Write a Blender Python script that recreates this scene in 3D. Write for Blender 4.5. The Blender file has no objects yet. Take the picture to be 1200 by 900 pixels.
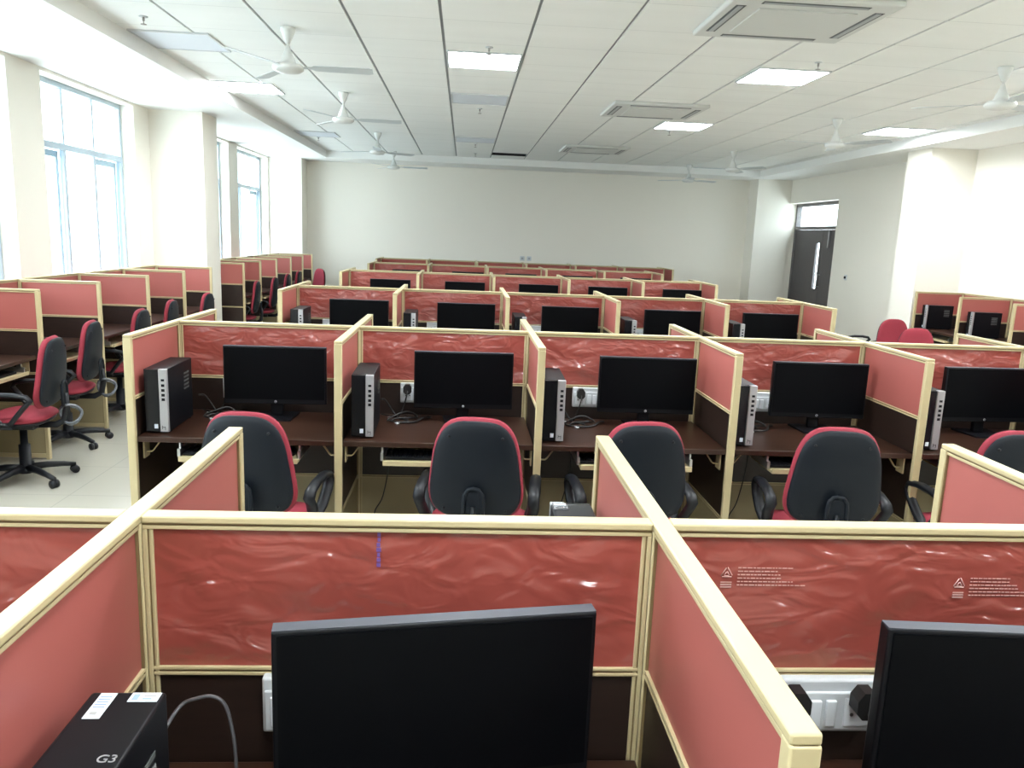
import bpy, bmesh, math, random
from mathutils import Vector, Matrix
random.seed(7)
PI = math.pi
SC = bpy.context.scene
COL = SC.collection

# ------------------------------------------------------------------ camera
CAM_H, YAW, PITCH, ROLL, FPX = 1.6804, 0.0660, 0.1857, 0.0397, 919.97
def make_camera():
    cy, sy, cp, sp, cr, sr = math.cos(YAW), math.sin(YAW), math.cos(PITCH), math.sin(PITCH), math.cos(ROLL), math.sin(ROLL)
    f = Vector((sy*cp, cy*cp, -sp)); r = Vector((cy, -sy, 0)); u = r.cross(f)
    r2 = cr*r + sr*u; u2 = -sr*r + cr*u
    cam = bpy.data.cameras.new('camera'); o = bpy.data.objects.new('camera', cam); COL.objects.link(o)
    m = Matrix((( r2.x, u2.x, -f.x, 0), (r2.y, u2.y, -f.y, 0), (r2.z, u2.z, -f.z, CAM_H), (0, 0, 0, 1)))
    o.matrix_world = m
    cam.sensor_fit = 'HORIZONTAL'; cam.sensor_width = 36.0; cam.lens = FPX*36.0/1200.0
    cam.clip_start = 0.05; cam.clip_end = 200
    SC.camera = o
make_camera()

# ------------------------------------------------------------------ world, lights, exposure
SKY_STRENGTH = 6.0
PANEL_STRENGTH = 28.0
SC.view_settings.view_transform = 'Standard'
SC.view_settings.look = 'None'
SC.view_settings.gamma = 1.0
SC.view_settings.use_curve_mapping = False
SC.view_settings.exposure = 1.06
w = bpy.data.worlds.new('overcast_sky'); SC.world = w; w.use_nodes = True
nt = w.node_tree; nt.nodes.clear()
wo = nt.nodes.new('ShaderNodeOutputWorld'); bg = nt.nodes.new('ShaderNodeBackground')
tc = nt.nodes.new('ShaderNodeTexCoord'); sp = nt.nodes.new('ShaderNodeSeparateXYZ'); rmp = nt.nodes.new('ShaderNodeValToRGB')
nt.links.new(tc.outputs['Generated'], sp.inputs[0]); nt.links.new(sp.outputs['Z'], rmp.inputs[0])
rmp.color_ramp.elements[0].position = 0.0; rmp.color_ramp.elements[0].color = (0.62, 0.68, 0.70, 1)
rmp.color_ramp.elements[1].position = 0.35; rmp.color_ramp.elements[1].color = (0.86, 0.94, 1.0, 1)
nt.links.new(rmp.outputs[0], bg.inputs[0]); bg.inputs[1].default_value = SKY_STRENGTH
nt.links.new(bg.outputs[0], wo.inputs[0])
def portal(name, loc, rot, sx, sz):
    l = bpy.data.lights.new(name, 'AREA'); l.shape = 'RECTANGLE'; l.size = sx; l.size_y = sz
    try: l.cycles.is_portal = True
    except Exception: pass
    o = bpy.data.objects.new(name, l); COL.objects.link(o); o.location = loc; o.rotation_euler = rot
    return o

# ------------------------------------------------------------------ material helpers
def mat(name, col, rough=0.5, metal=0.0, noise=None, bump=None, coat=None, emit=None, spec=None, vary=None):
    m = bpy.data.materials.new(name); m.use_nodes = True
    n = m.node_tree; b = n.nodes['Principled BSDF']
    b.inputs['Base Color'].default_value = (*col, 1); b.inputs['Roughness'].default_value = rough; b.inputs['Metallic'].default_value = metal
    if spec is not None: b.inputs['Specular IOR Level'].default_value = spec
    t = n.nodes.new('ShaderNodeTexCoord')
    if noise:                                   # (scale, amount, stretch)
        mp = n.nodes.new('ShaderNodeMapping'); mp.inputs['Scale'].default_value = noise[2]
        nz = n.nodes.new('ShaderNodeTexNoise'); nz.inputs['Scale'].default_value = noise[0]; nz.inputs['Detail'].default_value = 4
        mx = n.nodes.new('ShaderNodeMix'); mx.data_type = 'RGBA'
        mx.inputs['A'].default_value = (*[c*(1-noise[1]) for c in col], 1); mx.inputs['B'].default_value = (*[min(1, c*(1+noise[1])) for c in col], 1)
        n.links.new(t.outputs['Object'], mp.inputs[0]); n.links.new(mp.outputs[0], nz.inputs['Vector'])
        n.links.new(nz.outputs[0], mx.inputs['Factor']); n.links.new(mx.outputs['Result'], b.inputs['Base Color'])
    if bump:                                    # (scale, strength)
        nz = n.nodes.new('ShaderNodeTexNoise'); nz.inputs['Scale'].default_value = bump[0]; nz.inputs['Detail'].default_value = 3
        bp = n.nodes.new('ShaderNodeBump'); bp.inputs['Strength'].default_value = bump[1]; bp.inputs['Distance'].default_value = 0.01
        n.links.new(t.outputs['Object'], nz.inputs['Vector']); n.links.new(nz.outputs[0], bp.inputs['Height']); n.links.new(bp.outputs[0], b.inputs['Normal'])
    if coat: b.inputs['Coat Weight'].default_value = coat[0]; b.inputs['Coat Roughness'].default_value = coat[1]
    if emit: b.inputs['Emission Color'].default_value = (*emit[0], 1); b.inputs['Emission Strength'].default_value = emit[1]
    return m

def film_mat(name, col):
    """red board under loosely wrapped clear plastic film: creases in the coat"""
    m = mat(name, col, 0.6)
    n = m.node_tree; b = n.nodes['Principled BSDF']
    t = n.nodes.new('ShaderNodeTexCoord'); oi = n.nodes.new('ShaderNodeObjectInfo')
    ad = n.nodes.new('ShaderNodeVectorMath'); ad.operation = 'ADD'
    ml = n.nodes.new('ShaderNodeMath'); ml.operation = 'MULTIPLY'; ml.inputs[1].default_value = 37.0
    n.links.new(oi.outputs['Random'], ml.inputs[0]); n.links.new(t.outputs['Object'], ad.inputs[0]); n.links.new(ml.outputs[0], ad.inputs[1])
    mp = n.nodes.new('ShaderNodeMapping'); mp.inputs['Scale'].default_value = (1.0, 1.0, 2.0); mp.inputs['Rotation'].default_value = (0, -0.75, 0)
    n.links.new(ad.outputs[0], mp.inputs[0])
    n1 = n.nodes.new('ShaderNodeTexNoise'); n1.inputs['Scale'].default_value = 2.6; n1.inputs['Detail'].default_value = 1.6; n1.inputs['Distortion'].default_value = 0.9
    n2 = n.nodes.new('ShaderNodeTexNoise'); n2.inputs['Scale'].default_value = 9; n2.inputs['Detail'].default_value = 1.5; n2.inputs['Distortion'].default_value = 1.2
    n.links.new(mp.outputs[0], n1.inputs['Vector']); n.links.new(mp.outputs[0], n2.inputs['Vector'])
    s = n.nodes.new('ShaderNodeMath'); s.operation = 'MULTIPLY_ADD'; s.inputs[1].default_value = 0.27
    n.links.new(n2.outputs[0], s.inputs[0]); n.links.new(n1.outputs[0], s.inputs[2])
    bp = n.nodes.new('ShaderNodeBump'); bp.inputs['Strength'].default_value = 1.0; bp.inputs['Distance'].default_value = 0.10
    n.links.new(s.outputs[0], bp.inputs['Height'])
    n.links.new(bp.outputs[0], b.inputs['Coat Normal'])
    bp2 = n.nodes.new('ShaderNodeBump'); bp2.inputs['Strength'].default_value = 0.5; bp2.inputs['Distance'].default_value = 0.035
    n.links.new(s.outputs[0], bp2.inputs['Height']); n.links.new(bp2.outputs[0], b.inputs['Normal'])
    b.inputs['Coat Weight'].default_value = 0.85; b.inputs['Coat Roughness'].default_value = 0.2
    return m

M = {}
M['wall'] = mat('cream_paint', (0.83, 0.80, 0.72), 0.7, bump=(60, 0.05))
M['ceil'] = mat('gypsum_tile', (0.70, 0.72, 0.70), 0.75, noise=(1.5, 0.02, (1, 6, 1)))
M['soffit'] = mat('white_soffit_paint', (0.86, 0.87, 0.85), 0.7)
M['joint'] = mat('ceiling_joint', (0.30, 0.32, 0.33), 0.8)
M['void_shade'] = mat('painted_plenum_shade', (0.012, 0.012, 0.014), 0.9)  # near-black colour stands in for the shade above the ceiling
M['cream'] = mat('cream_edging', (0.53, 0.445, 0.255), 0.42, noise=(8, 0.03, (1, 1, 1)), coat=(0.2, 0.3))
M['groove'] = mat('edging_groove', (0.20, 0.14, 0.06), 0.6)
M['kick'] = mat('cream_board', (0.36, 0.30, 0.17), 0.5)
M['red'] = mat('red_fabric_board', (0.38, 0.098, 0.082), 0.6, noise=(5, 0.06, (1, 1, 1)), coat=(0.45, 0.35))
M['film'] = film_mat('red_board_in_film', (0.315, 0.058, 0.042))
M['filmprint'] = mat('white_film_print', (0.62, 0.36, 0.33), 0.5)
M['bluepen'] = mat('blue_pen_mark', (0.16, 0.08, 0.30), 0.5)
M['wood'] = mat('walnut_laminate', (0.040, 0.021, 0.016), 0.42, noise=(9, 0.4, (0.8, 4, 8)), coat=(0.25, 0.3))
M['board'] = mat('dark_walnut_board', (0.020, 0.010, 0.007), 0.45, noise=(9, 0.4, (1, 1, 7)))
M['desktop'] = mat('desk_laminate', (0.034, 0.014, 0.008), 0.34, noise=(5, 0.6, (0.8, 14, 1)), spec=0.4)
M['black'] = mat('black_plastic', (0.0035, 0.004, 0.006), 0.45, spec=0.22)
M['blackgloss'] = mat('black_gloss_plastic', (0.006, 0.007, 0.010), 0.25, spec=0.35)
M['screen'] = mat('dark_screen', (0.0018, 0.0022, 0.0032), 0.45, spec=0.08)
M['bezeltop'] = mat('grey_bezel_edge', (0.05, 0.055, 0.07), 0.5)
M['silver'] = mat('silver_plastic', (0.42, 0.42, 0.44), 0.35, metal=0.35)
M['steel'] = mat('bright_steel', (0.55, 0.55, 0.56), 0.3, metal=0.9)
M['white'] = mat('white_plastic', (0.60, 0.63, 0.65), 0.35)
M['switch'] = mat('switch_white', (0.74, 0.77, 0.80), 0.3)
M['label'] = mat('paper_label', (0.75, 0.82, 0.92), 0.6)
M['labelblue'] = mat('blue_label_print', (0.12, 0.22, 0.6), 0.6)
M['labelpale'] = mat('pale_blue_print', (0.30, 0.42, 0.72), 0.6)
M['shell'] = mat('charcoal_chair_shell', (0.006, 0.009, 0.014), 0.5, bump=(220, 0.05), spec=0.25)
M['chairred'] = mat('crimson_upholstery', (0.27, 0.022, 0.040), 0.8, bump=(160, 0.15))
M['chairblack'] = mat('chair_black_plastic', (0.006, 0.007, 0.010), 0.42, spec=0.35)
M['wrap'] = mat('grey_wrapping_film', (0.10, 0.11, 0.125), 0.25, bump=(60, 0.7), coat=(0.8, 0.1))
M['cable'] = mat('black_cable', (0.012, 0.012, 0.012), 0.5)
M['cablegrey'] = mat('grey_cable', (0.10, 0.10, 0.11), 0.45)
M['fan'] = mat('ivory_fan_enamel', (0.70, 0.72, 0.70), 0.35, coat=(0.3, 0.2))
M['fanblade'] = mat('fan_blade_enamel', (0.55, 0.60, 0.62), 0.4)
M['ac'] = mat('ac_white', (0.64, 0.66, 0.64), 0.5)
M['acdark'] = mat('ac_slot', (0.10, 0.11, 0.11), 0.6)
M['acgrey'] = mat('ac_flap_grey', (0.38, 0.40, 0.41), 0.5)
M['led'] = mat('led_diffuser', (0.9, 0.95, 1), 0.5, emit=((0.92, 0.97, 1.0), PANEL_STRENGTH))
M['ledoff'] = mat('unlit_diffuser', (0.70, 0.76, 0.84), 0.4)
M['frame'] = mat('window_frame', (0.42, 0.52, 0.60), 0.35)
M['doorwood'] = mat('dark_door_laminate', (0.085, 0.076, 0.078), 0.5, noise=(6, 0.2, (6, 6, 1)))
M['doorframe'] = mat('grey_door_frame', (0.14, 0.13, 0.13), 0.5)
M['brass'] = mat('sprinkler_metal', (0.35, 0.34, 0.32), 0.35, metal=0.6)

def glass_mat():
    m = bpy.data.materials.new('clear_glass'); m.use_nodes = True; n = m.node_tree; n.nodes.clear()
    o = n.nodes.new('ShaderNodeOutputMaterial'); mx = n.nodes.new('ShaderNodeMixShader'); tr = n.nodes.new('ShaderNodeBsdfTransparent'); gl = n.nodes.new('ShaderNodeBsdfGlossy')
    tr.inputs[0].default_value = (0.93, 0.97, 0.98, 1); gl.inputs['Roughness'].default_value = 0.02
    mx.inputs[0].default_value = 0.06
    n.links.new(tr.outputs[0], mx.inputs[1]); n.links.new(gl.outputs[0], mx.inputs[2]); n.links.new(mx.outputs[0], o.inputs[0])
    return m
M['glass'] = glass_mat()

def floor_mat():
    m = mat('vitrified_tile', (0.5, 0.48, 0.42), 0.18)
    n = m.node_tree; b = n.nodes['Principled BSDF']; t = n.nodes.new('ShaderNodeTexCoord')
    br = n.nodes.new('ShaderNodeTexBrick'); br.offset = 0.0; br.inputs['Scale'].default_value = 1.0
    br.inputs['Brick Width'].default_value = 0.6; br.inputs['Row Height'].default_value = 0.6; br.inputs['Mortar Size'].default_value = 0.003
    br.inputs['Color1'].default_value = (0.46, 0.44, 0.38, 1); br.inputs['Color2'].default_value = (0.445, 0.427, 0.368, 1); br.inputs['Mortar'].default_value = (0.36, 0.35, 0.31, 1)
    n.links.new(t.outputs['Object'], br.inputs['Vector']); n.links.new(br.outputs[0], b.inputs['Base Color'])
    return m
M['floor'] = floor_mat()

def ceil_mat():
    m = mat('ceiling_tile', (0.74, 0.76, 0.74), 0.8)
    n = m.node_tree; b = n.nodes['Principled BSDF']; t = n.nodes.new('ShaderNodeTexCoord')
    sx = n.nodes.new('ShaderNodeSeparateXYZ'); n.links.new(t.outputs['Object'], sx.inputs[0])
    d = n.nodes.new('ShaderNodeMath'); d.operation = 'MULTIPLY'; d.inputs[1].default_value = 1/0.63
    fr = n.nodes.new('ShaderNodeMath'); fr.operation = 'FRACT'; lt = n.nodes.new('ShaderNodeMath'); lt.operation = 'LESS_THAN'; lt.inputs[1].default_value = 0.012
    n.links.new(sx.outputs['Y'], d.inputs[0]); n.links.new(d.outputs[0], fr.inputs[0]); n.links.new(fr.outputs[0], lt.inputs[0])
    mp = n.nodes.new('ShaderNodeMapping'); mp.inputs['Scale'].default_value = (0.4, 2.2, 1); nz = n.nodes.new('ShaderNodeTexNoise'); nz.inputs['Scale'].default_value = 2.0; nz.inputs['Detail'].default_value = 6
    n.links.new(t.outputs['Object'], mp.inputs[0]); n.links.new(mp.outputs[0], nz.inputs['Vector'])
    m1 = n.nodes.new('ShaderNodeMix'); m1.data_type = 'RGBA'; m1.inputs['A'].default_value = (0.83, 0.85, 0.83, 1); m1.inputs['B'].default_value = (0.91, 0.93, 0.91, 1)
    n.links.new(nz.outputs[0], m1.inputs['Factor'])
    m2 = n.nodes.new('ShaderNodeMix'); m2.data_type = 'RGBA'; m2.inputs['B'].default_value = (0.70, 0.72, 0.71, 1)
    n.links.new(lt.outputs[0], m2.inputs['Factor']); n.links.new(m1.outputs['Result'], m2.inputs['A']); n.links.new(m2.outputs['Result'], b.inputs['Base Color'])
    return m
M['ceiltile'] = ceil_mat()

# ------------------------------------------------------------------ mesh helpers
class MB:
    """collects shapes in one bmesh; each shape may take its own material slot"""
    def __init__(s): s.bm = bmesh.new(); s.mats = []
    def slot(s, m):
        if m not in s.mats: s.mats.append(m)
        return s.mats.index(m)
    def _tag(s, faces, m, smooth=False):
        i = s.slot(m)
        for f in faces: f.material_index = i; f.smooth = smooth
    def box(s, m, x0, x1, y0, y1, z0, z1, bev=0.0, rot=None, piv=None):
        r = bmesh.ops.create_cube(s.bm, size=1.0); vs = r['verts']
        for v in vs: v.co = Vector(((x0+x1)/2 + v.co.x*(x1-x0), (y0+y1)/2 + v.co.y*(y1-y0), (z0+z1)/2 + v.co.z*(z1-z0)))
        fs = list({f for v in vs for f in v.link_faces}); s._tag(fs, m)
        if bev > 0:
            es = list({e for v in vs for e in v.link_edges})
            rr = bmesh.ops.bevel(s.bm, geom=es, offset=bev, segments=2, affect='EDGES', profile=0.6)
            s._tag(rr['faces'], m, True)
            vs = list({v for f in rr['faces'] for v in f.verts} | {v for v in vs if v.is_valid})
        if rot is not None:
            c = Vector(piv) if piv else Vector(((x0+x1)/2, (y0+y1)/2, (z0+z1)/2))
            for v in vs: v.co = c + rot @ (v.co - c)
        return s
    def tube(s, m, pts, r, seg=8, closed=False, cap=True, flat=1.0, side=None):
        pts = [Vector(p) for p in pts]; n = len(pts); rings = []
        rr = r if isinstance(r, (list, tuple)) else [r]*n
        prev = None
        for i, p in enumerate(pts):
            if closed: t = pts[(i+1) % n] - pts[i-1]
            else: t = pts[min(i+1, n-1)] - pts[max(i-1, 0)]
            t.normalize()
            if side is not None: a = Vector(side); a = (a - t*a.dot(t)).normalized()
            else:
                ref = prev if prev is not None else (Vector((0, 0, 1)) if abs(t.z) < 0.9 else Vector((1, 0, 0)))
                a = (ref - t*ref.dot(t)).normalized(); prev = a
            b = t.cross(a)
            rings.append([s.bm.verts.new(p + a*math.cos(2*PI*k/seg)*rr[i]*flat + b*math.sin(2*PI*k/seg)*rr[i]) for k in range(seg)])
        fs = []
        for i in range(n if closed else n-1):
            A, B = rings[i], rings[(i+1) % n]
            for k in range(seg): fs.append(s.bm.faces.new((A[k], A[(k+1) % seg], B[(k+1) % seg], B[k])))
        if cap and not closed: fs.append(s.bm.faces.new(rings[0][::-1])); fs.append(s.bm.faces.new(rings[-1]))
        s._tag(fs, m, True); return s
    def lathe(s, m, prof, c=(0, 0, 0), seg=20, axis='z', smooth=True):
        rings = []
        for r, h in prof:
            ring = []
            for k in range(seg):
                a = 2*PI*k/seg; x, y = max(r, 1e-4)*math.cos(a), max(r, 1e-4)*math.sin(a)
                p = {'z': (x, y, h), 'y': (x, h, y), 'x': (h, x, y)}[axis]
                ring.append(s.bm.verts.new((p[0]+c[0], p[1]+c[1], p[2]+c[2])))
            rings.append(ring)
        fs = []
        for A, B in zip(rings, rings[1:]):
            for k in range(seg): fs.append(s.bm.faces.new((A[k], A[(k+1) % seg], B[(k+1) % seg], B[k])))
        fs.append(s.bm.faces.new(rings[0][::-1])); fs.append(s.bm.faces.new(rings[-1]))
        s._tag(fs, m, smooth); return s
    def poly(s, m, pts, ext):
        """closed outline extruded by vector ext"""
        e = Vector(ext); a = [s.bm.verts.new(p) for p in pts]; b = [s.bm.verts.new(Vector(p)+e) for p in pts]; n = len(pts)
        fs = [s.bm.faces.new(a[::-1]), s.bm.faces.new(b)]
        for i in range(n): fs.append(s.bm.faces.new((a[i], a[(i+1) % n], b[(i+1) % n], b[i])))
        s._tag(fs, m); return s
    def pad(s, m, outline, f, thick, seg=40, rings=7, both=True):
        """domed cushion: outline(angle)->(u,v); f(u,v,d)->xyz, d = offset through the thickness"""
        fr, bk = [], []
        for i in range(1, rings+1):
            t = math.sin(i/rings*PI/2); h = thick*(1-t**6)**0.5
            for lst, sg in ((fr, 1), (bk, -1)):
                lst.append([s.bm.verts.new(f(outline(2*PI*k/seg)[0]*t, outline(2*PI*k/seg)[1]*t, (h if sg > 0 else (-h if both else 0)))) for k in range(seg)])
        fs = []
        for lst, sg in ((fr, 1), (bk, -1)):
            c = s.bm.verts.new(f(0, 0, thick if sg > 0 else (-thick if both else 0)))
            for k in range(seg): fs.append(s.bm.faces.new((c, lst[0][k], lst[0][(k+1) % seg])))
            for A, B in zip(lst, lst[1:]):
                for k in range(seg): fs.append(s.bm.faces.new((A[k], A[(k+1) % seg], B[(k+1) % seg], B[k])))
        s._tag(fs, m, True)
        bmesh.ops.remove_doubles(s.bm, verts=[v for v in fr[-1]+bk[-1]], dist=1e-5)
        return s
    def mesh(s, name):
        bmesh.ops.recalc_face_normals(s.bm, faces=s.bm.faces[:])
        me = bpy.data.meshes.new(name); s.bm.to_mesh(me); s.bm.free()
        for m in s.mats: me.materials.append(M[m])
        return me
    def build(s, name, parent=None, loc=None):
        o = bpy.data.objects.new(name, s.mesh(name)); COL.objects.link(o)
        if parent is not None: o.parent = parent
        if loc: o.location = loc
        return o

def thing(name, loc=(0, 0, 0), rz=0.0):
    o = bpy.data.objects.new(name, None); COL.objects.link(o); o.location = loc; o.rotation_euler = (0, 0, rz); o.empty_display_size = 0.1
    return o
def tag(o, label, cat, group=None):
    o['label'] = label; o['category'] = cat
    if group: o['group'] = group
    return o
def struct(o): o['kind'] = 'structure'; return o
KIDS = {}
def dup(o, parent=None):
    c = o.copy(); COL.objects.link(c)
    c.parent = parent
    for k in ('label', 'group'):
        if parent is None and k in c: del c[k]
    for ch in o.children: dup(ch, c)
    return c
class Proto:
    """first call hands out the original, later calls hand out copies"""
    def __init__(s, root): s.root = root; s.used = False
    def get(s, loc, rz=0.0):
        o = s.root if not s.used else dup(s.root); s.used = True
        o.location = loc; o.rotation_euler = (0, 0, rz); return o

# ------------------------------------------------------------------ the room
XL, XR, YB, YF = -3.75, 6.42, 16.1, -3.0       # wall faces
ZS, ZC = 2.98, 3.10                            # soffit and tile ceiling heights
b = MB(); b.box('floor', XL-0.3, XR+1.6, YF-0.2, YB+0.2, -0.2, 0.0); struct(b.build('floor'))

WINS = [(-0.8, 1.2), (1.75, 3.75), (4.95, 6.95), (7.48, 9.45), (11.05, 13.05), (13.55, 15.55)]
WZ0, WZ1 = 0.85, 2.95
b = MB()
b.box('wall', XL-0.28, XL, YF, YB, 0, WZ0); b.box('wall', XL-0.28, XL, YF, YB, WZ1, 3.5)
edges = [YF] + [v for wn in WINS for v in wn] + [YB]
for i in range(0, len(edges), 2): b.box('wall', XL-0.28, XL, edges[i], edges[i+1], WZ0, WZ1)
struct(b.build('wall_left'))
b = MB(); b.box('wall', XL-0.28, XR+0.28, YB, YB+0.2, 0, 3.5); struct(b.build('wall_back'))
b = MB(); b.box('wall', XL-0.28, XR+0.28, YF-0.2, YF, 0, 3.5); struct(b.build('wall_front'))
DY0, DY1, DZ = 13.55, 15.70, 2.53
b = MB(); b.box('wall', XR, XR+0.28, YF, DY0, 0, 3.5); b.box('wall', XR, XR+0.28, DY1, YB, 0, 3.5); b.box('wall', XR, XR+0.28, DY0, DY1, DZ, 3.5)
struct(b.build('wall_right'))
# columns
for k, (x0, x1, y0, y1) in enumerate([(XL, -3.13, 9.88, 10.42), (XL, -3.13, 15.6, YB), (5.82, XR, 9.90, 10.45), (5.74, XR, 15.62, YB), (XL, -3.13, 4.15, 4.65), (5.82, XR, 4.15, 4.65)]):
    b = MB(); b.box('wall', x0, x1, y0, y1, 0, ZS); struct(b.build('column_%d' % (k+1)))
# soffit border with the recessed tile field
RX0, RX1, RY0, RY1 = -2.60, 5.60, -1.8, 15.2
b = MB()
b.box('soffit', XL, RX0, YF, YB, ZS, 3.2); b.box('soffit', RX1, XR, YF, YB, ZS, 3.2)
b.box('soffit', RX0, RX1, RY1, YB, ZS, 3.2); b.box('soffit', RX0, RX1, YF, RY0, ZS, 3.2)
struct(b.build('ceiling_border'))
b = MB()
seams = [-0.20 + 0.63*k for k in range(-4, 10)]
HX0, HX1, HY0, HY1 = 0.44, 1.05, 14.15, 14.60      # open hatch where one tile is missing
xs = [RX0] + [s for s in seams if RX0 < s < RX1] + [RX1]
for x0, x1 in zip(xs, xs[1:]):
    g0 = 0.011 if x0 > RX0 else 0; g1 = 0.011 if x1 < RX1 else 0
    if x0 < 0.7 < x1:
        b.box('ceiltile', x0+g0, x1-g1, RY0, HY0, ZC, ZC+0.03); b.box('ceiltile', x0+g0, x1-g1, HY1, RY1, ZC, ZC+0.03)
    else: b.box('ceiltile', x0+g0, x1-g1, RY0, RY1, ZC, ZC+0.03)
    if g1:
        b.box('joint', x1-0.011, x1+0.011, RY0, RY1, ZC+0.012, ZC+0.03)
struct(b.build('ceiling'))
b = MB(); b.box('void_shade', RX0-1.3, RX1+1.0, RY0-1.4, RY1+1.1, 3.42, 3.5); struct(b.build('ceiling_slab'))
b = MB()
b.box('void_shade', HX0-0.002, HX1+0.002, HY1-0.012, HY1-0.002, ZC+0.001, 3.42); b.box('void_shade', HX0-0.002, HX1+0.002, HY0+0.002, HY0+0.012, ZC+0.001, 3.42)
b.box('void_shade', HX0-0.012, HX0-0.002, HY0, HY1, ZC+0.031, 3.42); b.box('void_shade', HX1+0.002, HX1+0.012, HY0, HY1, ZC+0.031, 3.42)
struct(b.build('hatch_shade_liner'))  # black liners added around the hole to paint its inside as shaded

# windows
def make_window():
    r = thing('window_1')
    y1 = 2.0; H0, H1, T = WZ0, WZ1, 2.36
    b = MB()
    for a in ((0, 0.05, H0, H1), (y1-0.05, y1, H0, H1), (0.05, y1-0.05, H0, H0+0.05), (0.05, y1-0.05, H1-0.05, H1), (0.05, y1-0.05, T-0.03, T+0.03)):
        b.box('frame', -0.20, -0.14, a[0], a[1], a[2], a[3], 0.004)
    for y in (0.68, 1.32):
        b.box('frame', -0.19, -0.15, y-0.018, y+0.018, T+0.03, H1-0.05, 0.003); b.box('frame', -0.19, -0.15, y-0.025, y+0.025, H0+0.05, T-0.03, 0.003)
    b.build('window_frame', r)
    for y0, ye in ((0.055, 0.65), (1.35, 1.945)):
        b = MB()
        for a in ((y0, y0+0.05, H0+0.06, T-0.04), (ye-0.05, ye, H0+0.06, T-0.04), (y0, ye, H0+0.06, H0+0.11), (y0, ye, T-0.10, T-0.04)):
            b.box('frame', -0.235, -0.20, a[0], a[1], a[2], a[3], 0.003)
        b.build('sash', r)
    b = MB(); b.box('glass', -0.173, -0.167, 0.05, y1-0.05, H0+0.05, H1-0.05); b.build('pane', r)
    b = MB(); b.box('white', -0.14, 0.03, 0.0, y1, H0, H0+0.03, 0.005); b.build('sill', r)
    return Proto(r)
PW = make_window()
for i, (y0, y1) in enumerate(WINS):
    o = PW.get((XL, y0, 0)); o.name = 'window_%d' % (i+1); struct(o); o.scale = (1, (y1-y0)/2.0, 1)
    portal('daylight_portal', (XL-0.30, (y0+y1)/2, (WZ0+WZ1)/2), (0, -PI/2, 0), WZ1-WZ0, y1-y0)

# double door with transom
r = thing('door_1', (XR+0.17, DY0, 0)); struct(r)
W_ = DY1-DY0
b = MB(); b.box('doorframe', 0, 0.10, 0, 0.06, 0, DZ, 0.004); b.box('doorframe', 0, 0.10, W_-0.06, W_, 0, DZ, 0.004)
b.box('doorframe', 0, 0.10, 0.06, W_-0.06, DZ-0.06, DZ, 0.004); b.box('doorframe', 0, 0.10, 0.06, W_-0.06, 2.03, 2.09, 0.004)
b.build('door_frame', r)
b = MB(); b.box('glass', 0.045, 0.052, 0.06, W_-0.06, 2.09, DZ-0.06); b.build('transom_pane', r)
def leaf(y0, y1, slit, hy):
    b = MB()
    if slit:
        s0, s1 = slit
        b.box('doorwood', 0.02, 0.06, y0, s0, 0.01, 2.025); b.box('doorwood', 0.02, 0.06, s1, y1, 0.01, 2.025)
        b.box('doorwood', 0.02, 0.06, s0, s1, 0.01, 0.93); b.box('doorwood', 0.02, 0.06, s0, s1, 1.78, 2.025)
    else: b.box('doorwood', 0.02, 0.06, y0, y1, 0.01, 2.025)
    l = b.build('door_leaf', r)
    if slit: g = MB(); g.box('glass', 0.035, 0.042, slit[0], slit[1], 0.93, 1.78); g.build('vision_pane', l)
    h = MB(); h.tube('steel', [(0.02, hy, 0.98), (-0.03, hy, 0.98), (-0.035, hy, 1.02), (-0.035, hy, 1.16), (-0.03, hy, 1.20), (0.02, hy, 1.20)], 0.008); h.build('door_handle', l)
    return l
leaf(0.88, W_-0.065, (0.98, 1.13), 0.925)
leaf(0.065, 0.87, None, 0.83)
b = MB(); b.box('steel', -0.005, 0.02, 0.60, 0.62, 1.70, 2.0, 0.003); b.build('leaf_strip', r)  # narrow bright strip set high on the plain leaf
portal('doorway_portal', (XR+0.35, (DY0+DY1)/2, 1.3), (0, PI/2, 0), DZ, W_)

# ------------------------------------------------------------------ ceiling fittings
def led_panel(lit):
    r = thing('ceiling_light'); b = MB()
    for a in ((-.3, -.285, -.3, .3), (.285, .3, -.3, .3), (-.285, .285, -.3, -.285), (-.285, .285, .285, .3)): b.box('white', a[0], a[1], a[2], a[3], -0.012, 0.0)
    b.build('frame', r)
    b = MB(); b.box('led' if lit else 'ledoff', -.285, .285, -.285, .285, -0.008, -0.001); b.build('diffuser', r)
    return Proto(r)
PL, PU = led_panel(True), led_panel(False)
LIT = [((0.115, 6.87), 'lit square LED ceiling panel over the middle cubicles, before the unlit one'),
       ((2.635, 6.87), 'lit square LED ceiling panel beside the big near air conditioner cassette'),
       ((2.635, 9.95), 'lit square LED ceiling panel beyond the second air conditioner cassette'),
       ((-2.28, 8.75), 'lit square LED ceiling panel by the window-side ceiling step'),
       ((5.155, 9.55), 'lit square LED ceiling panel by the door-side ceiling step near the fan'),
       ((5.155, 6.35), 'lit square LED ceiling panel behind the near door-side fan'),
       ((0.115, 3.4), 'added unseen LED ceiling panel above the second row aisle, central strip'), ((2.635, 3.4), 'added unseen LED ceiling panel above the second row aisle, in line with the cassettes'),  # from here on: out-of-view panels added to light the near end
       ((-2.28, 4.2), 'added unseen LED ceiling panel above the first window carrel'), ((5.155, 3.4), 'added unseen LED ceiling panel above the door-side end of the second row aisle'),
       ((0.115, 0.3), 'added unseen LED ceiling panel above the front row, central strip'), ((2.635, 0.3), 'added unseen LED ceiling panel above the front row, in line with the cassettes'),
       ((-2.28, 0.3), 'added unseen LED ceiling panel above the front row, window-side strip'), ((5.155, 0.3), 'added unseen LED ceiling panel above the front row, door-side strip')]
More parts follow.
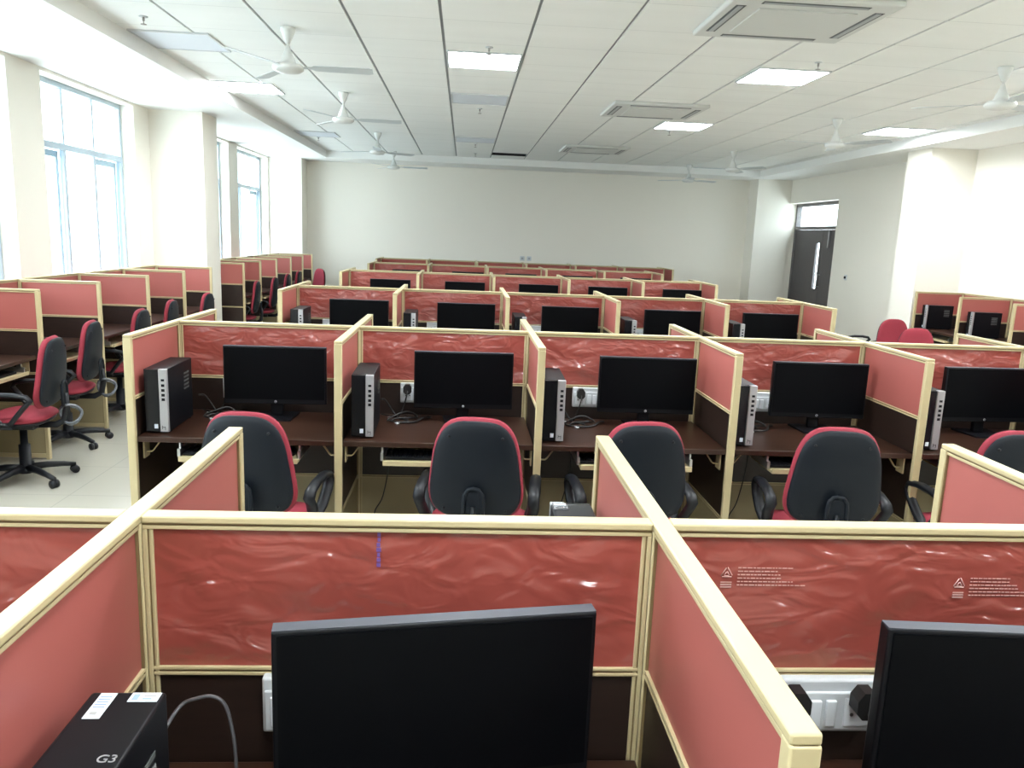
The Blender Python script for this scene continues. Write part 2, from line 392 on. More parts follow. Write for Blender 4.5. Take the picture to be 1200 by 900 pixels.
for (x, y), lb in LIT:
    tag(PL.get((x, y, ZC)), lb or 'added unseen LED ceiling panel over the camera end of the room', 'ceiling light', 'LED ceiling panels')
for (x, y), lb in [((0.115, 8.75), 'unlit square LED ceiling panel just beyond the lit central one'), ((0.115, 12.4), 'unlit square LED ceiling panel far along the central strip'),
                   ((-2.28, 6.75), 'unlit square LED ceiling panel before the lit window-side one'), ((-2.28, 12.6), 'unlit square LED ceiling panel near the far window-side corner')]:
    tag(PU.get((x, y, ZC)), lb, 'ceiling light', 'unlit LED ceiling panels')

def make_ac():
    r = thing('air_conditioner'); b = MB()
    b.box('ac', -.5, .5, -.45, .45, -0.035, 0.0, 0.012); b.build('cassette_panel', r)
    b = MB(); b.box('ac', -.30, .30, -.27, .27, -0.043, -0.034, 0.004)
    b.build('intake_grille', r)
    for a in ((-.47, -.37, -.30, .30), (.37, .47, -.30, .30)):
        b = MB(); b.box('acdark', a[0]+.02, a[1]-.02, a[2], a[3], -0.037, -0.033); b.box('acgrey', a[0]+.035, a[1]-.035, a[2]+.01, a[3]-.01, -0.041, -0.036, 0.002); b.build('air_outlet', r)
    for a in ((-.32, .32, -.42, -.33), (-.32, .32, .33, .42)):
        b = MB(); b.box('acdark', a[0], a[1], a[2]+.02, a[3]-.02, -0.037, -0.033); b.box('acgrey', a[0]+.01, a[1]-.01, a[2]+.035, a[3]-.035, -0.041, -0.036, 0.002); b.build('air_outlet', r)
    return Proto(r)
PA = make_ac()
for (x, y), lb in [((2.0, 5.15), 'large white ceiling air conditioner cassette nearest the camera, cut by the top edge'.replace('nearest the camera, ', '')),
                   ((2.0, 8.85), 'white ceiling air conditioner cassette, middle one of three in line'),
                   ((2.0, 12.85), 'white ceiling air conditioner cassette nearest-to-wall, smallest of three in line'.replace('nearest-to-wall, ', 'by the back wall, '))]:
    tag(PA.get((x, y, ZC)), lb, 'air conditioner', 'ceiling air conditioner cassettes')

def make_fan():
    r = thing('ceiling_fan')
    b = MB(); b.lathe('fan', [(0.0, 0.0), (0.055, 0.0), (0.055, -0.02), (0.03, -0.08), (0.016, -0.11), (0.0, -0.11)]); b.build('canopy', r)
    b = MB(); b.lathe('fan', [(0.0, -0.09), (0.012, -0.09), (0.012, -0.20), (0.0, -0.20)], seg=10); b.build('downrod', r)
    b = MB(); b.lathe('fan', [(0.0, -0.125), (0.014, -0.125), (0.024, -0.16), (0.048, -0.215), (0.055, -0.235), (0.055, -0.245), (0.10, -0.255), (0.112, -0.268), (0.112, -0.288), (0.09, -0.305), (0.03, -0.315), (0.0, -0.315)]); b.build('motor_housing', r)
    for k in range(3):
        a = 2*PI*k/3; R_ = Matrix.Rotation(a, 3, 'Z'); T_ = Matrix.Rotation(-0.16, 3, 'X')
        bl = MB(); prof = [(0.10, 0.018), (0.17, 0.024), (0.19, 0.048), (0.30, 0.055), (0.45, 0.058), (0.58, 0.060), (0.61, 0.045)]
        top = [(x, h, 0) for x, h in prof] + [(x, -h, 0) for x, h in prof[::-1]]
        pts = [R_ @ (T_ @ Vector(p)) + Vector((0, 0, -0.268)) for p in top]
        bl.poly('fanblade', pts, (0, 0, -0.004)); bl.build('blade', r)
    return Proto(r)
PF = make_fan()
for (x, y), a, lb in [((-1.32, 6.14), 2, 'white three-blade ceiling fan on the window side, largest of its line of four'), ((-1.32, 8.78), 3, 'white three-blade ceiling fan on the window side, second in its line of four'),
                 ((-1.32, 12.1), 35, 'white three-blade ceiling fan on the window side, third in its line of four'), ((-1.32, 14.75), 0, 'white ceiling fan on the window side, smallest and last before the back wall'),
                 ((4.09, 6.12), 25, 'white ceiling fan on the door side, large, at the edge of the view'), ((4.09, 8.88), 70, 'white ceiling fan on the door side, beside the lit panel by the ceiling step'),
                 ((4.09, 12.3), 60, 'white ceiling fan on the door side, third in its line of four'), ((4.09, 14.75), 20, 'white ceiling fan on the door side, smallest and last before the back wall')]:
    tag(PF.get((x, y, ZC), math.radians(a)), lb, 'ceiling fan', 'ceiling fans')

def make_sprinkler():
    b = MB(); b.lathe('white', [(0, 0), (0.03, 0), (0.03, -0.006), (0, -0.006)], seg=14); b.lathe('brass', [(0, -0.004), (0.008, -0.004), (0.008, -0.03), (0.003, -0.034), (0.003, -0.05), (0.02, -0.052), (0.02, -0.056), (0, -0.056)], seg=12)
    return Proto(b.build('sprinkler_head'))
PS = make_sprinkler()
for (x, y), lb in [((-2.3, 6.05), 'small sprinkler head beside the unlit window-side panel'), ((0.145, 6.4), 'small sprinkler head in front of the lit central panel'), ((0.127, 9.4), 'small sprinkler head just beyond the unlit central panel'),
                   ((0.123, 12.95), 'small sprinkler head far along the central ceiling strip'), ((0.142, 14.4), 'small sprinkler head beside the dark open ceiling slot'), ((-2.35, 13.05), 'small sprinkler head near the far window-side ceiling corner'),
                   ((2.7, 6.3), 'small sprinkler head by the lit panel next to the near cassette'), ((2.6, 10.45), 'small sprinkler head beyond the middle cassette and lit panel')]:
    tag(PS.get((x, y, ZC)), lb, 'sprinkler', 'ceiling sprinkler heads')

# sockets on the walls
for (x, y, z, rz), lb in [((1.17, YB, 1.25, 0), 'small socket plate on the back wall, window-side one of a pair'), ((1.31, YB, 1.25, 0), 'small socket plate on the back wall, door-side one of a pair'), ((XR, 12.98, 1.22, -PI/2), 'small switch plate with dark plug on the wall beside the door')]:
    r = thing('wall_socket', (x, y, z), rz); b = MB(); b.box('white', -.045, .045, -.012, 0, -.045, .045, 0.004); b.build('plate', r)
    b = MB(); b.box('black' if 'plug' in lb else 'acgrey', -.02, .02, -.03, -.012, -.02, .02, 0.004); b.build('plug' if 'plug' in lb else 'socket_face', r); tag(r, lb, 'socket', 'wall sockets')

# ------------------------------------------------------------------ partitions
T2 = 0.017                      # half thickness of a partition
def cap_rails(b, axis, a0, a1, rail_z=(0.919, 0.405), lo=0.012):
    """top cap and rails running along axis from a0 to a1, centred on the other axis"""
    def bx(m, p0, p1, h, z0, z1, bev=0.0):
        if axis == 'x': b.box(m, p0, p1, -h, h, z0, z1, bev)
        else: b.box(m, -h, h, p0, p1, z0, z1, bev)
    bx('cream', a0, a1, T2, 1.187, 1.200, 0.003); bx('groove', a0, a1, T2-0.004, 1.183, 1.187)
    bx('cream', a0, a1, T2-0.003, 1.176, 1.183, 0.0015)
    for z in rail_z:
        bx('cream', a0, a1, T2-0.003, z, z+0.006, 0.0015); bx('groove', a0, a1, T2-0.006, z-0.004, z); bx('cream', a0, a1, T2-0.003, z-0.010, z-0.004, 0.0015)
    bx('cream', a0, a1, T2-0.002, lo, lo+0.03, 0.002)
def slabs(r, axis, a0, a1, fab, rail_z=(0.919, 0.405), lowmat='kick', lo=0.042):
    def bx(m, z0, z1, h):
        b = MB()
        if axis == 'x': b.box(m, a0, a1, -h, h, z0, z1)
        else: b.box(m, -h, h, a0, a1, z0, z1)
        return b
    bx(fab, rail_z[0]+0.006, 1.176, 0.008).build('fabric_panel', r)
    zs = [rail_z[0]-0.010] + [v for z in rail_z[1:] for v in (z+0.006, z-0.010)] + [lo]
    for i in range(0, len(zs), 2):
        last = i == len(zs)-2
        bx(lowmat if last else 'board', zs[i+1], zs[i], 0.008).build('kick_board' if last else 'wood_board', r)

def make_back_partition():
    r = thing('back_partition'); h = 0.45-T2-0.001; b = MB()
    cap_rails(b, 'x', -h, h)
    for s in (-1, 1):
        xa, xb = sorted((s*h, s*(h-0.007)));  b.box('cream', xa, xb, -T2+.002, T2-.002, 0.0, 1.176, 0.0015)
        xa, xb = sorted((s*(h-0.007), s*(h-0.010))); b.box('groove', xa, xb, -T2+.006, T2-.006, 0.042, 1.176)
        xa, xb = sorted((s*(h-0.010), s*(h-0.016))); b.box('cream', xa, xb, -T2+.004, T2-.004, 0.042, 1.176, 0.0015)
    b.build('frame', r); slabs(r, 'x', -h+0.016, h-0.016, 'film')
    return Proto(r)
def make_side_partition(y0=-0.6, y1=0.6, mid=True, rails=(0.919, 0.405), low='kick'):
    r = thing('side_partition'); b = MB()
    cap_rails(b, 'y', y0, y1, rails)
    ps = [y0, y1-0.022] + ([-0.017] if mid else [])
    for p in ps:
        wd = 0.034 if (mid and p == -0.017) else 0.022
        b.box('cream', -T2, T2, p-(0.002 if p == y0 else 0), p+wd+(0.002 if p == y1-0.022 else 0), 0.0, 1.187, 0.003)
        b.box('groove', -T2+.004, T2-.004, p-(0 if p == y0 else 0.003), p+wd+(0 if p == y1-0.022 else 0.003), 0.05, 1.176)
    b.build('frame', r)
    if mid:
        slabs(r, 'y', y0+0.024, -0.019, 'red', rails, low); slabs(r, 'y', 0.019, y1-0.024, 'red', rails, low)
    else: slabs(r, 'y', y0+0.024, y1-0.024, 'red', rails, low)
    return Proto(r)
PB, PSD = make_back_partition(), make_side_partition()
PWALL = make_side_partition(-0.31, 0.31, False, (0.919, 0.62, 0.405))

# ------------------------------------------------------------------ desk
def make_desk(tray=True):
    r = thing('desk')
    b = MB(); b.box('desktop', -0.431, 0.431, -0.585, -0.019, 0.720, 0.745, 0.003); b.build('desktop', r)
    for s in (-1, 1):
        b = MB(); x = s*0.431
        pts = [(x-s*0.003, 0.715), (x-s*0.003, 0.64), (x-s*0.03, 0.64), (x-s*0.075, 0.718)]
        b.tube('cream', [(x-s*0.006, -0.50, 0.655), (x-s*0.028, -0.50, 0.655), (x-s*0.036, -0.50, 0.662), (x-s*0.075, -0.50, 0.717)], 0.010, 6, flat=0.35)
        b.box('cream', x-s*0.003-0.003, x-s*0.003+0.003, -0.53, -0.47, 0.63, 0.719)
        b.box('cream', min(x-s*0.09, x-s*0.04), max(x-s*0.09, x-s*0.04), -0.515, -0.485, 0.712, 0.7195)
        b.build('bracket', r)
    if tray:
        t = MB(); t.box('cream', -0.25, 0.27, -0.61, -0.28, 0.640, 0.656, 0.003)
        t.box('cream', -0.25, 0.27, -0.61, -0.60, 0.640, 0.664, 0.002); tr = t.build('keyboard_tray', r)
        for x in (-0.257, 0.272):
            k = MB(); k.box('steel', x-0.006, x+0.006, -0.58, -0.20, 0.655, 0.690); k.box('steel', x-0.004, x+0.004, -0.56, -0.53, 0.68, 0.7195); k.box('steel', x-0.004, x+0.004, -0.26, -0.23, 0.68, 0.7195); k.build('tray_runner', tr)
    return Proto(r)
PD, PDN = make_desk(True), make_desk(False)

# ------------------------------------------------------------------ monitor (front towards -y, origin on the desk under the stand)
def make_monitor():
    r = thing('monitor')
    b = MB(); b.box('black', -0.248, 0.248, -0.012, 0.018, 0.070, 0.357, 0.004); b.box('black', -0.16, 0.16, 0.015, 0.045, 0.12, 0.30, 0.012)
    b.box('bezeltop', -0.247, 0.247, -0.010, 0.016, 0.3562, 0.3580); b.build('housing', r)
    b = MB(); b.box('screen', -0.240, 0.240, -0.0145, -0.011, 0.094, 0.350); b.build('screen', r)
    b = MB(); b.box('black', -0.03, 0.03, 0.022, 0.045, 0.008, 0.20, 0.004); b.build('stand_neck', r)
    b = MB(); b.poly('black', [(-0.085, -0.085, 0), (0.085, -0.085, 0), (0.10, 0.10, 0), (-0.10, 0.10, 0)], (0, 0, 0.009)); b.build('stand_base', r)
    b = MB(); b.lathe('silver', [(0, -0.0135), (0.0065, -0.0135), (0.0065, -0.0115), (0, -0.0115)], (0, 0, 0.0825), 16, 'y')
    b.box('black', -0.0026, -0.0014, -0.0142, -0.0134, 0.0795, 0.087); b.box('black', 0.0010, 0.0022, -0.0142, -0.0134, 0.0782, 0.0855)
    b.build('logo', r)
    return Proto(r)
PM = make_monitor()

# ------------------------------------------------------------------ computer tower (front towards -y, base centre origin)
def text_mesh(txt, size, ext, m, name, parent, loc, rot):
    c = bpy.data.curves.new(name, 'FONT'); c.body = txt; c.size = size; c.extrude = ext; c.align_x = 'CENTER'; c.align_y = 'CENTER'
    t = bpy.data.objects.new(name+'_source', c); COL.objects.link(t)
    dg = bpy.context.evaluated_depsgraph_get(); me = bpy.data.meshes.new_from_object(t.evaluated_get(dg))
    bpy.data.objects.remove(t); me.materials.clear(); me.materials.append(M[m])
    o = bpy.data.objects.new(name, me); COL.objects.link(o); o.parent = parent; o.location = loc; o.rotation_euler = rot
    return o
def make_tower(toplabels=False):
    r = thing('computer_tower')
    b = MB(); b.box('black', -0.05, 0.05, -0.16, 0.17, 0.006, 0.295, 0.004)
    for k in range(5): b.box('acdark', 0.0498, 0.0508, 0.05, 0.12, 0.16+0.018*k, 0.168+0.018*k)
    for x in (-0.035, 0.035):
        for y in (-0.13, 0.14): b.box('black', x-.01, x+.01, y-.01, y+.01, 0, 0.008)
    case = b.build('case', r)
    b = MB(); b.box('blackgloss', -0.05, 0.012, -0.175, -0.158, 0.008, 0.294, 0.003); b.build('front_panel', r)
    b = MB(); b.box('silver', 0.014, 0.050, -0.180, -0.158, 0.008, 0.295, 0.003)
    for k, z in enumerate((0.245, 0.222, 0.200, 0.178, 0.158)):
        b.box('black', 0.026, 0.040, -0.1815, -0.179, z-(0.006 if k else 0.004), z+0.006)
    b.box('black', 0.024, 0.026, -0.1812, -0.179, 0.022, 0.038); b.box('black', 0.036, 0.038, -0.1812, -0.179, 0.018, 0.034); b.box('black', 0.026, 0.037, -0.1812, -0.179, 0.030, 0.032)
    b.build('port_strip', r)
    b = MB(); b.box('label', -0.012, 0.004, -0.1762, -0.1745, 0.024, 0.044); b.build('processor_sticker', r)
    if toplabels:
        b = MB(); b.box('label', -0.036, -0.014, 0.108, 0.166, 0.2945, 0.2958)
        for k in range(5): b.box('labelpale', -0.033, -0.018, 0.132+k*0.006, 0.1345+k*0.006, 0.2955, 0.2962)
        b.box('acgrey', -0.031, -0.022, 0.116, 0.122, 0.2955, 0.2962); b.build('paper_label', r)['label'] = 'long white printed paper label'
        b = MB(); b.box('label', 0.006, 0.045, 0.146, 0.167, 0.2945, 0.2958)
        b.box('labelpale', 0.010, 0.018, 0.150, 0.163, 0.2955, 0.2962); b.box('acgrey', 0.024, 0.040, 0.158, 0.161, 0.2955, 0.2962); b.box('labelpale', 0.024, 0.036, 0.151, 0.154, 0.2955, 0.2962); b.build('paper_label', r)['label'] = 'small white and blue paper label'
        text_mesh('G3', 0.020, 0.0004, 'silver', 'model_marking', r, (0.031, 0.027, 0.2955), (0, 0, 0.0))
        b = MB(); b.box('silver', 0.050, 0.0512, 0.03, 0.12, 0.17, 0.22); b.build('regulatory_label', r)
    return Proto(r)
PT, PTL = make_tower(), make_tower(True)

def make_keyboard():
    r = thing('keyboard'); b = MB(); b.box('black', -0.21, 0.21, -0.065, 0.065, 0.0, 0.014, 0.004); b.build('keyboard_base', r)
    b = MB()
    for i in range(5):
        for j in range(17): b.box('blackgloss', -0.198+j*0.0235, -0.179+j*0.0235, -0.054+i*0.022, -0.036+i*0.022, 0.0135, 0.019)
    b.build('keys', r); return Proto(r)
PK = make_keyboard()
def make_mouse():
    r = thing('mouse'); b = MB(); b.pad('black', lambda a: (0.028*math.copysign(abs(math.cos(a))**0.8, math.cos(a)), 0.048*math.copysign(abs(math.sin(a))**0.8, math.sin(a))), lambda u, v, d: (u, v, max(d, 0)*1.0+0.001), 0.030, 20, 5); b.build('mouse_body', r)
    b = MB(); b.lathe('acgrey', [(0, -0.004), (0.007, -0.004), (0.007, 0.004), (0, 0.004)], (0, 0.022, 0.024), 12, 'x'); b.build('scroll_wheel', r); return Proto(r)
PMO = make_mouse()

def make_switchboard():
    """front towards -y, origin at the centre of its back"""
    r = thing('switchboard'); b = MB(); b.box('white', -0.105, 0.105, -0.022, 0, -0.052, 0.052, 0.005); b.box('white', -0.100, 0.100, -0.027, -0.02, -0.046, 0.030, 0.003); b.build('cover_plate', r)
    for x in (-0.018, 0.010):
        s = MB(); s.box('switch', x-0.0095, x+0.0095, -0.033, -0.026, -0.034, 0.016, 0.002); s.build('rocker_switch', r)
    for x in (-0.066, 0.060):
        s = MB(); s.box('switch', x-0.024, x+0.024, -0.030, -0.026, -0.036, 0.020, 0.002)
        for dx, dz, q in ((0, 0.008, 0.0045), (-0.010, -0.012, 0.0035), (0.010, -0.012, 0.0035)): s.lathe('acdark', [(0, -0.0305), (q, -0.0305), (q, -0.0295), (0, -0.0295)], (x+dx, 0, dz), 10, 'y')
        s.build('socket', r)
    return Proto(r)
PSW = make_switchboard()

def make_power_cord(pts, col='cable', plug=True, r_=0.0035, tagat=None):
    r = thing('power_cord'); b = MB()
    P = [Vector(p) for p in pts]; out = []
    for i in range(len(P)-1):
        p0, p1, p2, p3 = P[max(i-1, 0)], P[i], P[i+1], P[min(i+2, len(P)-1)]
        for k in range(6):
            t = k/6; out.append(0.5*((2*p1)+(p2-p0)*t+(2*p0-5*p1+4*p2-p3)*t*t+(3*p1-p0-3*p2+p3)*t**3))
    out.append(P[-1]); b.tube(col, out, r_, 6); b.build('cable', r)
    if plug:
        x, y, z = pts[0]
        b = MB(); b.poly(col, [(x-0.021, y, z+0.010), (x-0.010, y, z+0.026), (x+0.010, y, z+0.026), (x+0.021, y, z+0.010), (x+0.021, y, z-0.014), (x+0.010, y, z-0.026), (x-0.010, y, z-0.026), (x-0.021, y, z-0.014)], (0, -0.030, 0))
        b.build('plug', r)
    if tagat:
        b = MB(); b.box('white', tagat[0]-0.008, tagat[0]+0.008, tagat[1]-0.012, tagat[1]+0.012, tagat[2], tagat[2]+0.006, 0.002, Matrix.Rotation(0.5, 3, 'Z')); b.build('cable_tag', r)
    return Proto(r)

# ------------------------------------------------------------------ task chair (faces +y, origin on the floor)
def se(a, b_, n, taper=0.0):
    def f(t):
        c, s = math.cos(t), math.sin(t)
        u = a*math.copysign(abs(c)**(2/n), c); v = b_*math.copysign(abs(s)**(2/n), s)
        return u*(1-taper*(v/b_)), v
    return f
def make_chair(wrapped=False, backrest=True):
    r = thing('office_chair')
    b = MB(); b.pad('chairred', se(0.215, 0.205, 3.2, -0.04), lambda u, v, d: (u, v+0.02, 0.435+d*0.9-(0.03*max(0, v/0.2)**2)), 0.032); b.build('seat', r)
    b = MB(); b.pad('chairblack', se(0.205, 0.195, 3.2, -0.04), lambda u, v, d: (u, v+0.02, 0.408+d), 0.018); b.box('chairblack', -0.09, 0.09, -0.10, 0.10, 0.355, 0.40, 0.008); b.build('seat_pan', r)
    if backrest:
        def fb(u, v, d, off): return (u, -0.235+off-d*-1.0+0.55*u*u-0.10*v+0.35*(v*v), 0.72+v)
        b = MB(); b.pad('chairred', se(0.193, 0.228, 3.4, 0.15), lambda u, v, d: fb(u, v, d, 0.035), 0.026); b.build('backrest_cushion', r)
        b = MB(); b.pad('shell', se(0.184, 0.217, 3.4, 0.15), lambda u, v, d: fb(u, v, d, 0.008), 0.016)
        for x, z in ((-0.11, 0.87), (0.11, 0.87), (-0.13, 0.55), (0.13, 0.55)): b.lathe('chairblack', [(0, -0.252), (0.006, -0.252), (0.006, -0.240), (0, -0.240)], (x, 0.006+0.55*x*x-0.10*(z-.72)+.35*(z-.72)**2, z), 10, 'y')
        b.build('backrest_shell', r)
    b = MB(); m = 'wrap' if wrapped else 'chairblack'
    if backrest:
        arch = [(-0.040, -0.262, 0.50), (-0.040, -0.262, 0.60), (-0.036, -0.262, 0.635), (-0.02, -0.262, 0.655), (0, -0.262, 0.660), (0.02, -0.262, 0.655), (0.036, -0.262, 0.635), (0.040, -0.262, 0.60), (0.040, -0.262, 0.50)]
        b.tube('shell', arch, 0.009, 8)
        b.box('shell', -0.038, 0.038, -0.262, -0.250, 0.50, 0.645, 0.003)
    b.tube('chairblack', [(0, -0.260, 0.58), (0, -0.268, 0.48), (0, -0.25, 0.40), (0, -0.20, 0.372), (0, -0.09, 0.372)], 0.022, 10, flat=0.5); b.build('back_support', r)
    if wrapped:
        b = MB(); pts = [(0.02*math.cos(t*2.1), -0.285+0.065*math.cos(t), 0.445+0.062*math.sin(t)) for t in [2*PI*k/18 for k in range(18)]]
        b.tube('wrap', pts, 0.010, 8, closed=True); b.tube('wrap', [(p[0]+0.035, p[1]*0.9-0.02, p[2]*0.98-0.01) for p in pts], 0.007, 8, closed=True); b.build('wrapped_adjuster_ring', r)
    for s in (-1, 1):
        x = s*0.245; b = MB()
        loop = [(x, -0.13, 0.600), (x, -0.05, 0.612), (x, 0.06, 0.612), (x, 0.13, 0.600), (x, 0.15, 0.57), (x, 0.12, 0.53), (x-s*.01, 0.07, 0.47), (x-s*.03, 0.03, 0.42), (x-s*.03, -0.02, 0.42), (x-s*.01, -0.06, 0.47), (x, -0.12, 0.54), (x, -0.155, 0.575)]
        b.tube('chairblack', loop, [0.016]*12, 8, closed=True, flat=1.6, side=(1, 0, 0))
        b.box('chairblack', min(x-s*.12, x-s*.02), max(x-s*.12, x-s*.02), -0.03, 0.05, 0.392, 0.408); b.build('armrest', r)
    b = MB(); b.lathe('chairblack', [(0, 0.36), (0.022, 0.36), (0.022, 0.24), (0.034, 0.24), (0.036, 0.09), (0.05, 0.085), (0.05, 0.055), (0, 0.055)], seg=16); b.build('gas_column', r)
    for k in range(5):
        a = 2*PI*k/5+0.3; d = Vector((math.cos(a), math.sin(a), 0)); n = Vector((-d.y, d.x, 0)); b = MB()
        b.tube('chairblack', [d*0.03+Vector((0, 0, 0.085)), d*0.12+Vector((0, 0, 0.085)), d*0.22+Vector((0, 0, 0.072)), d*0.29+Vector((0, 0, 0.058))], [0.026, 0.022, 0.018, 0.014], 8)
        lg = b.build('base_leg', r)
        c = MB(); p = d*0.285
        c.tube('chairblack', [p+Vector((0, 0, 0.06)), p+Vector((0, 0, 0.03))], 0.008, 8)
        for s in (-1, 1): c.tube('chairblack', [p+n*(s*0.006)+Vector((0, 0, 0.026)), p+n*(s*0.022)+Vector((0, 0, 0.026))], 0.026, 14)
        c.build('caster', lg)
    return Proto(r)
PC, PCW, PCN = make_chair(), make_chair(True), make_chair(False, False)

# ------------------------------------------------------------------ the desk rows
CW, X0 = 0.90, -1.4428
YS = [1.291, 4.049, 6.897, 9.985, 12.664, 14.94]
RN = ['front row', 'second row', 'third row', 'fourth row', 'fifth row', 'back row']
C5 = ['window-end cubicle', 'second cubicle from the window end', 'middle cubicle', 'second cubicle from the door end', 'door-end cubicle']
C6 = ['window-end cubicle', 'second cubicle from the window end', 'third cubicle from the window end', 'third cubicle from the door end', 'second cubicle from the door end', 'door-end cubicle']
C3 = ['window-side cubicle', 'middle cubicle', 'door-side cubicle']
S6 = ['window-end', 'second from the window end', 'third from the window end', 'third from the door end', 'second from the door end', 'door-end']
S7 = ['window-end', 'second from the window end', 'third from the window end', 'central', 'third from the door end', 'second from the door end', 'door-end']
S4 = ['cut-off window-side', 'window-side', 'middle', 'door-side']
MONX = {1: [-0.918, 0.013, 0.947, 1.85, 2.76], 2: [-0.881, 0.028, 0.926, 1.825, 2.70], 3: [-0.904, 0.016, 0.934, 1.81, 2.76], 4: [-0.872, 0.06, 0.90, 1.80, 2.74]}
MONR = {1: [0.04, 0.03, -0.02, -0.03, 0.05]}
cord_a = make_power_cord([(0.060, -0.036, -0.008), (0.062, -0.075, -0.03), (0.066, -0.070, -0.10), (0.075, -0.09, -0.145), (0.11, -0.10, -0.146), (0.16, -0.06, -0.146)])
cord_b = make_power_cord([(-0.066, -0.036, -0.008), (-0.066, -0.080, -0.03), (-0.085, -0.085, -0.10), (-0.11, -0.09, -0.145), (-0.16, -0.07, -0.146), (-0.20, -0.04, -0.146)], tagat=(-0.15, -0.11, -0.148))
cord_c = make_power_cord([(-0.06, 0.0, 0.10), (-0.04, 0.03, 0.09), (0.0, 0.035, 0.03), (0.03, 0.0, 0.004), (0.08, -0.03, 0.004), (0.06, -0.08, 0.004), (0.0, -0.07, 0.004), (0.02, -0.03, 0.010), (0.10, 0.0, 0.010), (0.13, -0.03, 0.02), (0.08, 0.02, 0.035), (0.02, 0.01, 0.02), (-0.02, -0.05, 0.006), (0.05, -0.09, 0.005), (0.12, -0.07, 0.006), (0.16, 0.0, 0.012), (0.19, 0.03, 0.006)], plug=False, r_=0.005, tagat=(0.03, -0.10, 0.0))
cord_d = make_power_cord([(0, 0, 0), (0, 0.015, -0.15), (-0.03, 0.02, -0.33), (-0.07, 0.01, -0.42), (-0.03, -0.02, -0.52), (0.03, -0.03, -0.63)], plug=False, r_=0.003)
for ri, Y in enumerate(YS):
    n = 3 if ri == 0 else (6 if ri == 5 else 5)
    x0 = -1.5731 if ri == 5 else X0
    cn = {3: C3, 5: C5, 6: C6}[n]; sn = {3: S4, 5: S6, 6: S7}[n]; row = RN[ri]
    for j in range(n+1):
        tag(PSD.get((x0+j*CW, Y, 0)), 'red and cream side partition, %s one, %s' % (sn[j], row), 'partition', 'side partitions of the desk rows')
    for j in range(n):
        cx = x0+(j+0.5)*CW; xl = x0+j*CW; C_ = '%s, %s' % (cn[j], row)
        tag(PB.get((cx, Y, 0)), 'film-wrapped red back partition, %s' % C_, 'partition', 'back partitions of the desk rows')
        if ri == 0 and j == 0: pass
        tag((PD if ri <= 2 else PDN).get((cx, Y, 0)), 'dark walnut desk, %s' % C_, 'desk', 'walnut cubicle desks')
        # monitor
        if ri == 0:
            if j == 1: ml, mr = (-0.022, 1.118, 0.745), 0.147
            elif j == 2: ml, mr = (0.925, 1.090, 0.745), -0.067
            else: ml = None
        elif ri == 5: ml, mr = (cx+0.06, Y-0.16, 0.745), 0
        else: ml, mr = (MONX[ri][j], Y-0.155, 0.745), MONR.get(ri, [0]*5)[j]
        if ml: tag(PM.get(ml, mr), 'black flat monitor, %s' % C_, 'monitor', 'black monitors on the desk rows')
        if ri in (1, 2):
            tx = [-1.362, -0.448, 0.437, 1.335, 2.245][j] if ri == 1 else [-1.33, -0.43, 0.47, 1.38, 2.29][j]
            tag(PT.get((tx, Y-0.35, 0.745), 0.0 if ri == 2 else [0.02, 0.02, -0.03, -0.02, -0.02][j]), 'black computer tower with silver strip, %s' % C_, 'computer', 'computer towers on the desks')
        if ri <= 2 and not (ri == 0 and j == 0):
            tag(PSW.get((xl+0.335 if ri else xl+0.318, Y-0.009, 0.862)), 'white switchboard with rocker switches, %s' % C_, 'switchboard', 'switchboards on the partitions')
        if ri <= 1 and not (ri == 0 and j == 0):
            sx = xl+0.335 if ri else xl+0.318
            tag((cord_a.get((sx, Y-0.009, 0.896)) if ri == 0 else cord_b.get((sx, Y-0.009, 0.896))), 'black plug and cord in the switchboard, %s' % C_, 'power cord', 'power cords')
        if ri == 0 and j == 2:
            tag(cord_b.get((sx, Y-0.009, 0.896)), 'black plug beside the cream-edged partition, %s' % C_, 'power cord', 'power cords')
        if ri == 1:
            tag(cord_c.get((xl+0.20, Y-0.13, 0.745)), 'tangle of black cable behind the tower, %s' % C_, 'cable', 'cable tangles on the desks')
            tag(cord_d.get((xl+0.20, Y-0.30, 0.716)), 'thin black cable hanging under the desk, %s' % C_, 'cable', 'cables hanging under desks')
            tag(PK.get((cx-0.035, Y-0.50, 0.656)), 'black keyboard on the pull-out tray, %s' % C_, 'keyboard', 'keyboards on trays')
            tag(PMO.get((cx+0.215, Y-0.50, 0.656)), 'black mouse on the keyboard tray, %s' % C_, 'mouse', 'mice on trays')

ARCH = [(-0.42, 0.99, 0.93), (-0.418, 1.06, 0.952), (-0.408, 1.10, 0.966), (-0.384, 1.10, 0.978), (-0.360, 1.10, 0.981), (-0.342, 1.10, 0.965), (-0.332, 1.10, 0.915), (-0.329, 1.10, 0.87), (-0.328, 1.10, 0.80), (-0.32, 1.09, 0.755), (-0.29, 1.06, 0.749), (-0.22, 1.04, 0.749)]
